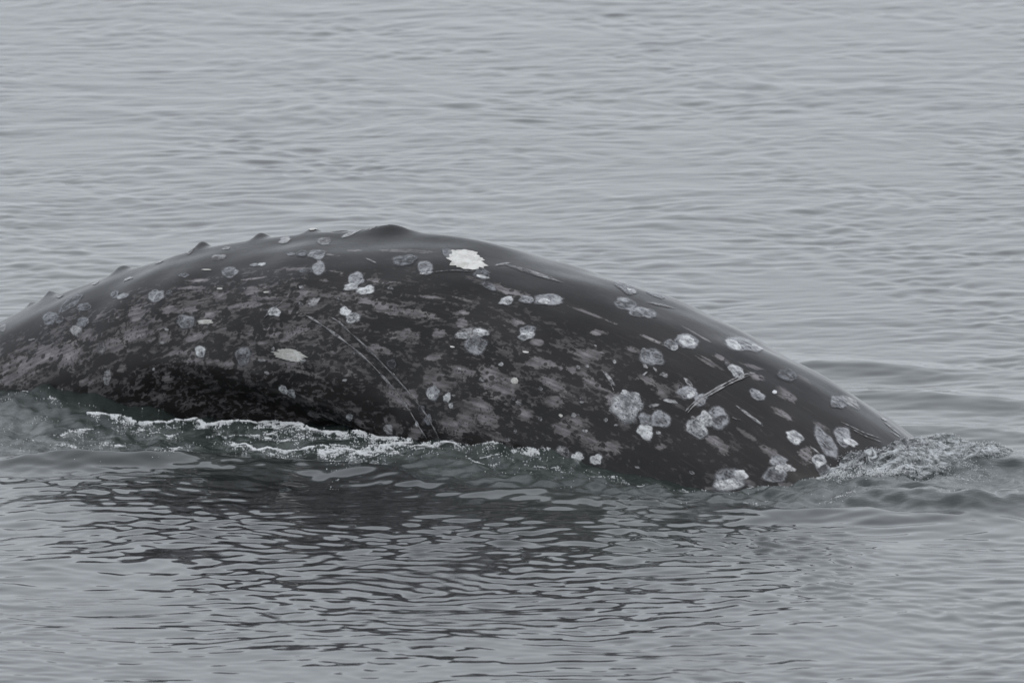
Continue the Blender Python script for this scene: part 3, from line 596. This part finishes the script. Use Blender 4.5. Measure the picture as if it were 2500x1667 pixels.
# ------------------------------------------------------------------ barnacle scars, white patches, one painted sheen and line scars on the skin
def scar_material(name, lo, hi, hole, edge_rough, spec_rough, ring=0.0, cover=(0.55, 1.0), gain=0.0):
    m = Nodes(name)
    uv = m.attr('disc', 'Vector')                # unit disc
    met = m.attr('body', 'Vector')
    info = m.n('ShaderNodeObjectInfo').outputs['Random']
    rad_ = m.n('ShaderNodeVectorMath', operation='LENGTH'); m.put(rad_.inputs[0], uv)
    r_ = rad_.outputs['Value']
    w = m.math('MULTIPLY', info, 37.0)
    a = m.noise(met, 95.0, 5.0, 0.68, 0.6, w)
    b = m.noise(met, 19.0, 3.0, 0.55, 0.5, w)
    c = m.noise(m.scale_vec(met, (0.3, 1.0, 1.0)), 120.0, 3.0, 0.6, 0.3, w)
    e_ = m.math('ADD', r_, m.math('MULTIPLY', m.math('SUBTRACT', a, 0.5), edge_rough))
    e_ = m.math('ADD', e_, m.math('MULTIPLY', m.math('SUBTRACT', b, 0.5), edge_rough))
    alpha = m.ramp(e_, 0.68, 0.95, 1.0, 0.0)
    mixn = m.math('ADD', m.math('MULTIPLY', b, 0.42), m.math('ADD', m.math('MULTIPLY', a, 0.36), m.math('MULTIPLY', c, 0.22)))
    bias = m.math('MULTIPLY', m.math('SUBTRACT', info, 0.5), 0.10)
    mixn = m.math('ADD', mixn, bias)
    k = m.ramp(mixn, 0.40 - gain, 0.62 - gain)
    col = m.mix(k, lo, hi)
    thin = m.ramp(m.math('ADD', m.math('MULTIPLY', b, 0.6), m.math('MULTIPLY', c, 0.4)), 0.28, 0.60, cover[0], cover[1])
    if ring:
        rr = m.ramp(m.math('ABSOLUTE', m.math('SUBTRACT', e_, 0.70)), 0.0, 0.13, 1.0, 0.0)
        col = m.mix(m.math('MULTIPLY', rr, ring), col, hi)
        thin = m.math('MAXIMUM', thin, m.math('MULTIPLY', rr, 0.9))
    alpha = m.math('MULTIPLY', alpha, thin)
    if hole:
        v_ = m.voronoi(met, 62.0)
        hl = m.math('MULTIPLY', m.ramp(v_, 0.14, 0.34, 1.0, 0.0), m.ramp(b, 0.42, 0.55))
        alpha = m.math('MULTIPLY', alpha, m.math('SUBTRACT', 1.0, m.math('MULTIPLY', hl, hole)))
    nb = m.bump(m.math('ADD', a, m.math('MULTIPLY', b, 0.5)), 0.4, 0.008)
    sh = m.principled(Base_Color=col, Roughness=spec_rough, IOR=1.34, Specular_IOR_Level=0.2, Normal=nb, Coat_Weight=0.7, Coat_Roughness=0.25, Coat_IOR=1.33)
    tr = m.n('ShaderNodeBsdfTransparent')
    mx = m.n('ShaderNodeMixShader')
    m.put(mx.inputs[0], alpha); m.t.links.new(tr.outputs[0], mx.inputs[1]); m.t.links.new(sh, mx.inputs[2])
    return m.out(mx.outputs[0])

SCAR = {   # name, material, dome height, raggedness of the outline
    'g': ('barnacle_scar', scar_material('scar_grey', (0.085, 0.087, 0.095, 1), (0.43, 0.435, 0.46, 1), 0.40, 0.50, 0.42, 0.20, (0.5, 0.95), 0.0), 0.0018, 0.42),
    'f': ('barnacle_scar', scar_material('scar_faint', (0.048, 0.049, 0.055, 1), (0.30, 0.305, 0.33, 1), 0.4, 0.50, 0.40, 0.15, (0.35, 0.85)), 0.0012, 0.42),
    'b': ('barnacle_patch', scar_material('barnacle_white', (0.13, 0.134, 0.145, 1), (0.74, 0.75, 0.765, 1), 0.6, 0.55, 0.45, 0.14, (0.5, 0.97), 0.02), 0.004, 0.48),
    'B': ('barnacle_patch', scar_material('barnacle_cluster', (0.18, 0.185, 0.195, 1), (0.68, 0.69, 0.71, 1), 1.0, 0.75, 0.45, 0.0, (0.6, 1.0)), 0.005, 0.40),
    'p': ('pale_mark', scar_material('pale_mark', (0.11, 0.105, 0.11, 1), (0.48, 0.48, 0.49, 1), 0.5, 0.85, 0.42, 0.0, (0.25, 0.95)), 0.0010, 0.45),
    'w': ('white_patch', scar_material('white_patch', (0.44, 0.425, 0.395, 1), (0.74, 0.73, 0.705, 1), 0.0, 0.16, 0.4, 0.0, (1.0, 1.0)), 0.0010, 0.42),
}
for k, (kind, tc, pc, a, b, c, d_) in enumerate(SCARS):
    name, mat, lift, jag = SCAR[kind]
    r = np.random.default_rng(100 + k)
    nseg = 56; rings = np.array([0.0, 0.22, 0.45, 0.68, 0.86, 1.0])
    al = np.linspace(0, 2 * np.pi, nseg, endpoint=False)
    lob = np.ones(nseg)
    for h_ in range(2, 8): lob += jag * 0.6 / h_ * np.sin(h_ * al + r.uniform(0, 6.28)) * r.uniform(0.3, 1)
    grow = 1.0 if kind == 'w' else 1.14
    if kind == 'w':          # torn, spiky rim, longest along the body
        spk = np.interp(al, np.linspace(0, 2 * np.pi, 41), r.uniform(-1, 1, 41)) + 0.7 * np.interp(al, np.linspace(0, 2 * np.pi, 71), r.uniform(-1, 1, 71))
        lob = 1 + (lob - 1) * 0.4 + (0.05 + 0.16 * np.abs(np.cos(al)) ** 1.5) * spk
    px_ = grow * rings[:, None] * (np.cos(al) * lob)[None]; py_ = grow * rings[:, None] * (np.sin(al) * lob)[None]
    du = a * px_ + b * py_; dv = c * px_ + d_ * py_
    rr_ = float(hermite(CR, np.array([tc]))[0])
    tcur = tc + du / float(arc_t(np.array([tc]))[0]); pcur = pc + dv / rr_
    P_, N_ = whale_frame(tcur, pcur)
    size = min(1.0, math.hypot(a, c) / 0.05)
    prof = 1 - rings ** 2
    hgt = 0.0014 + 0.00022 * (k % 9) + lift * size * prof[:, None] * (1 + 0.25 * np.sin(3 * al + k)[None])
    P_ = P_ + N_ * hgt[..., None]
    o = mesh_object(name, P_.reshape(-1, 3), grid_faces(len(rings), nseg, True), mat, whale, BASE)
    kk = 0.7 if kind == 'w' else 1.0
    vec_attribute(o, 'disc', np.stack([kk * rings[:, None] * np.cos(al)[None], kk * rings[:, None] * np.sin(al)[None], 0 * px_], -1).reshape(-1, 3))
    vec_attribute(o, 'body', np.stack([-4.2 + 8.2 * tcur, pcur * rr_, 0 * px_], -1).reshape(-1, 3))

MAT_LINE = scar_material('scar_line', (0.11, 0.107, 0.11, 1), (0.40, 0.396, 0.40, 1), 0.2, 0.9, 0.45, 0.0, (0.5, 1.0))
for k, (w, pts) in enumerate(LINES):
    pts = np.array(pts)
    u = np.linspace(0, 1, len(pts)); uu = np.linspace(0, 1, len(pts) * 14)
    tl = hermite(pts[:, 0], uu) if len(pts) > 2 else np.interp(uu, u, pts[:, 0]); pl = hermite(pts[:, 1], uu) if len(pts) > 2 else np.interp(uu, u, pts[:, 1])
    rr_ = hermite(CR, tl); at = arc_t(tl)
    gx_ = np.gradient(tl) * at; gy_ = np.gradient(pl) * rr_; L = np.hypot(gx_, gy_) + 1e-9
    nx, ny = -gy_ / L, gx_ / L
    ww = w * 0.85 * (0.8 + 0.35 * wobble(uu * 9, 0 * uu, 1.0, 60 + k, 6))
    ww = np.clip(ww, w * 0.25, w * 1.4) * np.minimum(1, np.minimum(uu, 1 - uu) * 14 + 0.15)
    side = np.array([-1, -0.5, 0, 0.5, 1.0])
    tcur = tl[:, None] + side[None] * (ww * nx / at)[:, None]; pcur = pl[:, None] + side[None] * (ww * ny / rr_)[:, None]
    P_, N_ = whale_frame(tcur, pcur)
    P_ = P_ + N_ * (0.0045 + 0.002 * (1 - side ** 2))[None, :, None]
    o = mesh_object('line_scar', P_.reshape(-1, 3), grid_faces(len(uu), 5), MAT_LINE, whale, BASE)
    vec_attribute(o, 'disc', np.stack([np.broadcast_to(side[None] * 0.95, tcur.shape), 0 * tcur, 0 * tcur], -1).reshape(-1, 3))
    vec_attribute(o, 'body', np.stack([-4.2 + 8.2 * tcur, pcur * rr_[:, None], 0 * tcur], -1).reshape(-1, 3))

# ------------------------------------------------------------------ foam: heaps of tiny bubbles along the flank
def ico(sub):
    import bmesh
    bm = bmesh.new(); bmesh.ops.create_icosphere(bm, subdivisions=sub, radius=1.0)
    v = np.array([x.co[:] for x in bm.verts]); bm.verts.index_update()
    f = np.array([[x.index for x in p.verts] for p in bm.faces]); bm.free()
    return v, f
def balls(cent, rad, sub, squash=1.0):
    v, f = ico(sub)
    vv = cent[:, None, :] + rad[:, None, None] * (v * np.array([1, 1, squash]))[None]
    ff = f[None] + (np.arange(len(cent)) * len(v))[:, None, None]
    return vv.reshape(-1, 3), ff.reshape(-1, 3)

m = Nodes('foam_white')
gp = m.n('ShaderNodeNewGeometry').outputs['Position']
fn = m.noise(gp, 60.0, 3.0)
MAT_FOAM = m.out(m.principled(Base_Color=m.mix(fn, (0.62, 0.64, 0.66, 1), (0.85, 0.86, 0.87, 1)), Roughness=0.35, IOR=1.33))

cs, rs = [], []
for k, (hw, dens_, pts) in enumerate(FOAM):
    hw = hw * (0.62 if dens_ > 0.85 else 1.0)
    pts = np.array(pts)
    if len(pts) > 3:
        for _ in range(2): pts[1:-1, 1] = (pts[:-2, 1] + 2 * pts[1:-1, 1] + pts[2:, 1]) / 4
    seg = np.hypot(*np.diff(pts, axis=0).T); L = seg.sum(); cum = np.append(0, np.cumsum(seg))
    n = int(L * 2 * hw * 60000 * dens_) + 80
    r = np.random.default_rng(300 + k)
    u = r.uniform(0, L, n)
    x = np.interp(u, cum, pts[:, 0]); y = np.interp(u, cum, pts[:, 1])
    wid = hw * np.clip(0.95 + 0.55 * wobble(u, 0 * u, 0.30, 400 + k, 6) + 0.2 * wobble(u, 0 * u, 0.09, 450 + k, 6), 0.08, 2.2) * np.clip(np.minimum(u, L - u) / (0.15 * L + 1e-6), 0.25, 1)
    shift = 0.18 * hw * wobble(u, 0 * u, 0.35, 500 + k, 6)
    off = r.normal(0, 0.42, n) - 0.15 * np.abs(r.normal(0, 1, n))
    halo = r.uniform(0, 1, n) < 0.30
    off = np.where(halo, -np.abs(r.normal(0, 2.2, n)), off)          # loose lace drifting off the near side
    x = x + r.normal(0, 0.008 if dens_ > 0.85 else 0.028, n); y = y - 0.3 * hw + shift + off * wid
    lace = wobble(x, y * 0.6, 0.07, 601, 12) + 0.6 * wobble(x, y * 0.6, 0.03, 602, 12)
    keep = (lace > -1.1 + 3.2 * (1 - dens_) + 0.8 * np.minimum(np.abs(off), 1.3) + 0.25 * halo) | (r.uniform(0, 1, n) < 0.06)
    x, y, off = x[keep], y[keep], off[keep]
    rr_ = (0.0012 + 0.0024 * r.uniform(0, 1, len(x)) ** 1.7) * (0.8 + 0.4 * dens_)
    pile = 0.006 * dens_ * np.exp(-(off / 0.5) ** 2) * np.clip(hw / 0.06, 0.2, 1.2) * r.uniform(0, 1, len(x))
    z = water_height(x, y) + pile + rr_ * 0.3
    cs.append(np.stack([x, y, z], -1)); rs.append(rr_)
# thin scatter of loose flecks over the churned water
r = np.random.default_rng(77)
n = 2600
s_ = r.uniform(-2.9, 2.9, n)
qb_ = np.interp(s_, BD[:, 0], BD[:, 1]); qw_ = waterline_q(s_)
q_ = qb_ + 0.12 + (qw_ - qb_) * r.beta(2.2, 1.2, n)
x, y = whale_to_world(s_, q_)
keep = (wobble(x, y, 0.35, 611, 12) + 0.5 * wobble(x, y, 0.1, 612, 12)) > 1.15
x, y = x[keep], y[keep]
rr_ = r.uniform(0.0012, 0.0032, len(x))
cs.append(np.stack([x, y, water_height(x, y) + 0.3 * rr_], -1)); rs.append(rr_)
cs = np.concatenate(cs); rs = np.concatenate(rs)
fv, ff = balls(cs, rs, 1, 0.8)
foam = mesh_object('foam', fv, ff, MAT_FOAM)
tag(foam, 'white foam streaks on the churned water along the near flank', None, 'stuff')

# ------------------------------------------------------------------ the splash where the back goes under
m = Nodes('aerated_water')
gp = m.n('ShaderNodeNewGeometry').outputs['Position']
w1 = m.noise(gp, 19.0, 5.0, 0.66, 0.8); w2 = m.noise(gp, 7.0, 3.0)
wh = m.math('MULTIPLY', m.ramp(w1, 0.38, 0.68), m.ramp(w2, 0.30, 0.60, 0.15, 0.9))
nb = m.bump(w1, 0.05, 0.02)
clear = m.principled(Base_Color=(0.86, 0.90, 0.91, 1), Roughness=0.12, IOR=1.333, Transmission_Weight=1.0, Normal=nb)
white = m.principled(Base_Color=(0.66, 0.69, 0.71, 1), Roughness=0.3, IOR=1.333, Normal=nb)
mw = m.n('ShaderNodeMixShader')
m.put(mw.inputs[0], wh); m.t.links.new(clear, mw.inputs[1]); m.t.links.new(white, mw.inputs[2])
tr = m.n('ShaderNodeBsdfTransparent'); mx = m.n('ShaderNodeMixShader')
m.put(mx.inputs[0], m.attr('thick')); m.t.links.new(tr.outputs[0], mx.inputs[1]); m.t.links.new(mw.outputs[0], mx.inputs[2])
MAT_SPLASH = m.out(mx.outputs[0])

def splash_height(s, q):
    x, y = whale_to_world(s, q)
    lev = 0.088 * sstep(s, 3.2, 2.38) ** 1.5
    lev = lev * sstep(q, -0.74, -0.28) * sstep(q, 0.80, 0.35) - 0.10 * sstep(q, -0.50, -0.74) * sstep(s, 2.6, 2.25)
    lev = lev + 0.035 * np.exp(-((s - 2.85) / 0.14) ** 2 - ((q - 0.2) / 0.2) ** 2) + 0.025 * np.exp(-((s - 2.75) / 0.1) ** 2 - ((q + 0.4) / 0.14) ** 2)
    lump = 0.008 * wobble(s * 0.8, q, 0.22, 71, 12) + 0.003 * np.abs(wobble(s * 0.8, q, 0.10, 72, 14)) + 0.0012 * wobble(s, q, 0.035, 73, 14)
    lump = lump + 0.006 * (1 - np.abs(wobble(s, q, 0.22, 74, 10)))
    edge = sstep(s, 3.3, 3.0) * sstep(s, 2.05, 2.2) * sstep(q, -0.95, -0.75) * sstep(q, 0.75, 0.5)
    return lev, lump, edge
sg = np.linspace(2.06, 3.28, 230); qg = np.linspace(-0.92, 0.72, 230)
SG, QG = np.meshgrid(sg, qg, indexing='ij')
XG, YG = whale_to_world(SG, QG)
lev, lump, edge = splash_height(SG, QG)
wz = water_height(XG, YG)
act = np.clip(lev / 0.06, 0, 1) + 0.35 * edge
ZG = np.maximum(wz * 0.5 + lev, wz - 0.03) + lump * np.clip(act, 0, 1) * edge - 0.05 * (1 - edge)
splash = mesh_object('splash', np.stack([XG, YG, ZG], -1).reshape(-1, 3), grid_faces(230, 230), MAT_SPLASH)
attribute(splash, 'thick', np.clip(0.85 + 0.3 * wobble(SG, QG, 0.15, 81, 10), 0.5, 1.0) * np.clip(act, 0, 1) * sstep(lev, 0.0, 0.035) * edge)
tag(splash, 'bubbling glassy splash where the whale back slides under', None, 'stuff')

m = Nodes('bubble_film')
fr = m.n('ShaderNodeLayerWeight'); fr.inputs['Blend'].default_value = 0.42
gl = m.n('ShaderNodeBsdfGlossy'); gl.inputs['Roughness'].default_value = 0.04; gl.inputs['Color'].default_value = (0.95, 0.96, 0.97, 1)
tr = m.n('ShaderNodeBsdfTransparent'); mx = m.n('ShaderNodeMixShader')
m.put(mx.inputs[0], m.ramp(fr.outputs['Facing'], 0.30, 0.95, 0.08, 0.85)); m.t.links.new(tr.outputs[0], mx.inputs[1]); m.t.links.new(gl.outputs[0], mx.inputs[2])
MAT_BUBBLE = m.out(mx.outputs[0])

r = np.random.default_rng(9)
def splash_points(n):
    s_ = r.uniform(2.15, 3.2, n * 5); q_ = r.uniform(-0.8, 0.55, n * 5)
    l_, lu, e_ = splash_height(s_, q_)
    p_ = np.clip((l_ + 0.02) / 0.13, 0, 1) * e_ * (0.35 + 0.65 * sstep(wobble(s_, q_, 0.2, 83, 10), -0.4, 0.8))
    k_ = np.nonzero(r.uniform(0, 1, len(s_)) < p_)[0][:n]
    s_, q_ = s_[k_], q_[k_]
    x_, y_ = whale_to_world(s_, q_)
    w_ = water_height(x_, y_)
    l_, lu, e_ = splash_height(s_, q_)
    z_ = np.maximum(w_ * 0.5 + l_, w_ - 0.03) + lu * np.clip(np.clip(l_ / 0.06, 0, 1) + 0.35 * e_, 0, 1) * e_
    return np.stack([x_, y_, z_], -1)
c1 = splash_points(500); r1 = 0.004 + 0.014 * r.uniform(0, 1, len(c1)) ** 2.0
c1[:, 2] -= 0.35 * r1
v1, f1_ = balls(c1, r1, 2)
bub = mesh_object('bubbles', v1, f1_, MAT_BUBBLE, splash)
bub['kind'] = 'stuff'
c2 = splash_points(2200); r2 = r.uniform(0.0008, 0.0026, len(c2))
c2[:, 2] += r.uniform(0, 0.012, len(c2))
# a bright frothy rim where the splash breaks against the flank
n = 5200
u = r.uniform(0, 1, n)
s3 = np.interp(u, [0, 0.35, 0.7, 1], [2.17, 2.32, 2.5, 2.75]) + r.normal(0, 0.02, n)
q3 = np.interp(u, [0, 0.35, 0.7, 1], [-0.72, -0.74, -0.70, -0.58]) + r.normal(0, 0.05, n)
x3, y3 = whale_to_world(s3, q3); l3, lu3, e3 = splash_height(s3, q3); w3 = water_height(x3, y3)
z3 = np.maximum(w3 * 0.5 + l3, w3 - 0.02) + lu3 * e3 * 0.6 + r.uniform(0, 0.03, n)
ok = (wobble(s3, q3, 0.06, 85, 10) > -0.3)
c2 = np.concatenate([c2, np.stack([x3, y3, z3], -1)[ok]]); r2 = np.concatenate([r2, r.uniform(0.001, 0.0034, ok.sum())])
v2, f2_ = balls(c2, r2, 1)
dr = mesh_object('droplets', v2, f2_, MAT_FOAM, splash)
dr['kind'] = 'stuff'

# ------------------------------------------------------------------ a few large bubbles afloat in front of the foam
def bubble(x, y, rad, label):
    v, f = ico(3)
    lo = v[:, 2] < -0.15
    v = v.copy(); v[lo, 2] = -0.15
    z = float(water_height(np.array([x]), np.array([y]))[0])
    o = mesh_object('floating_bubble', v * rad * np.array([1.15, 1.15, 0.85]), f, MAT_BUBBLE)
    o.location = (x, y, z)
    tag(o, label, 'bubble', None, 'large bubbles floating in front of the foam')
bubble(-0.83, -5.72, 0.030, 'largest clear bubble floating on the green water below the foam')
bubble(-0.725, -5.66, 0.025, 'middle one of three clear bubbles floating below the foam')
bubble(-0.672, -5.61, 0.020, 'smallest and rightmost clear bubble floating below the foam')
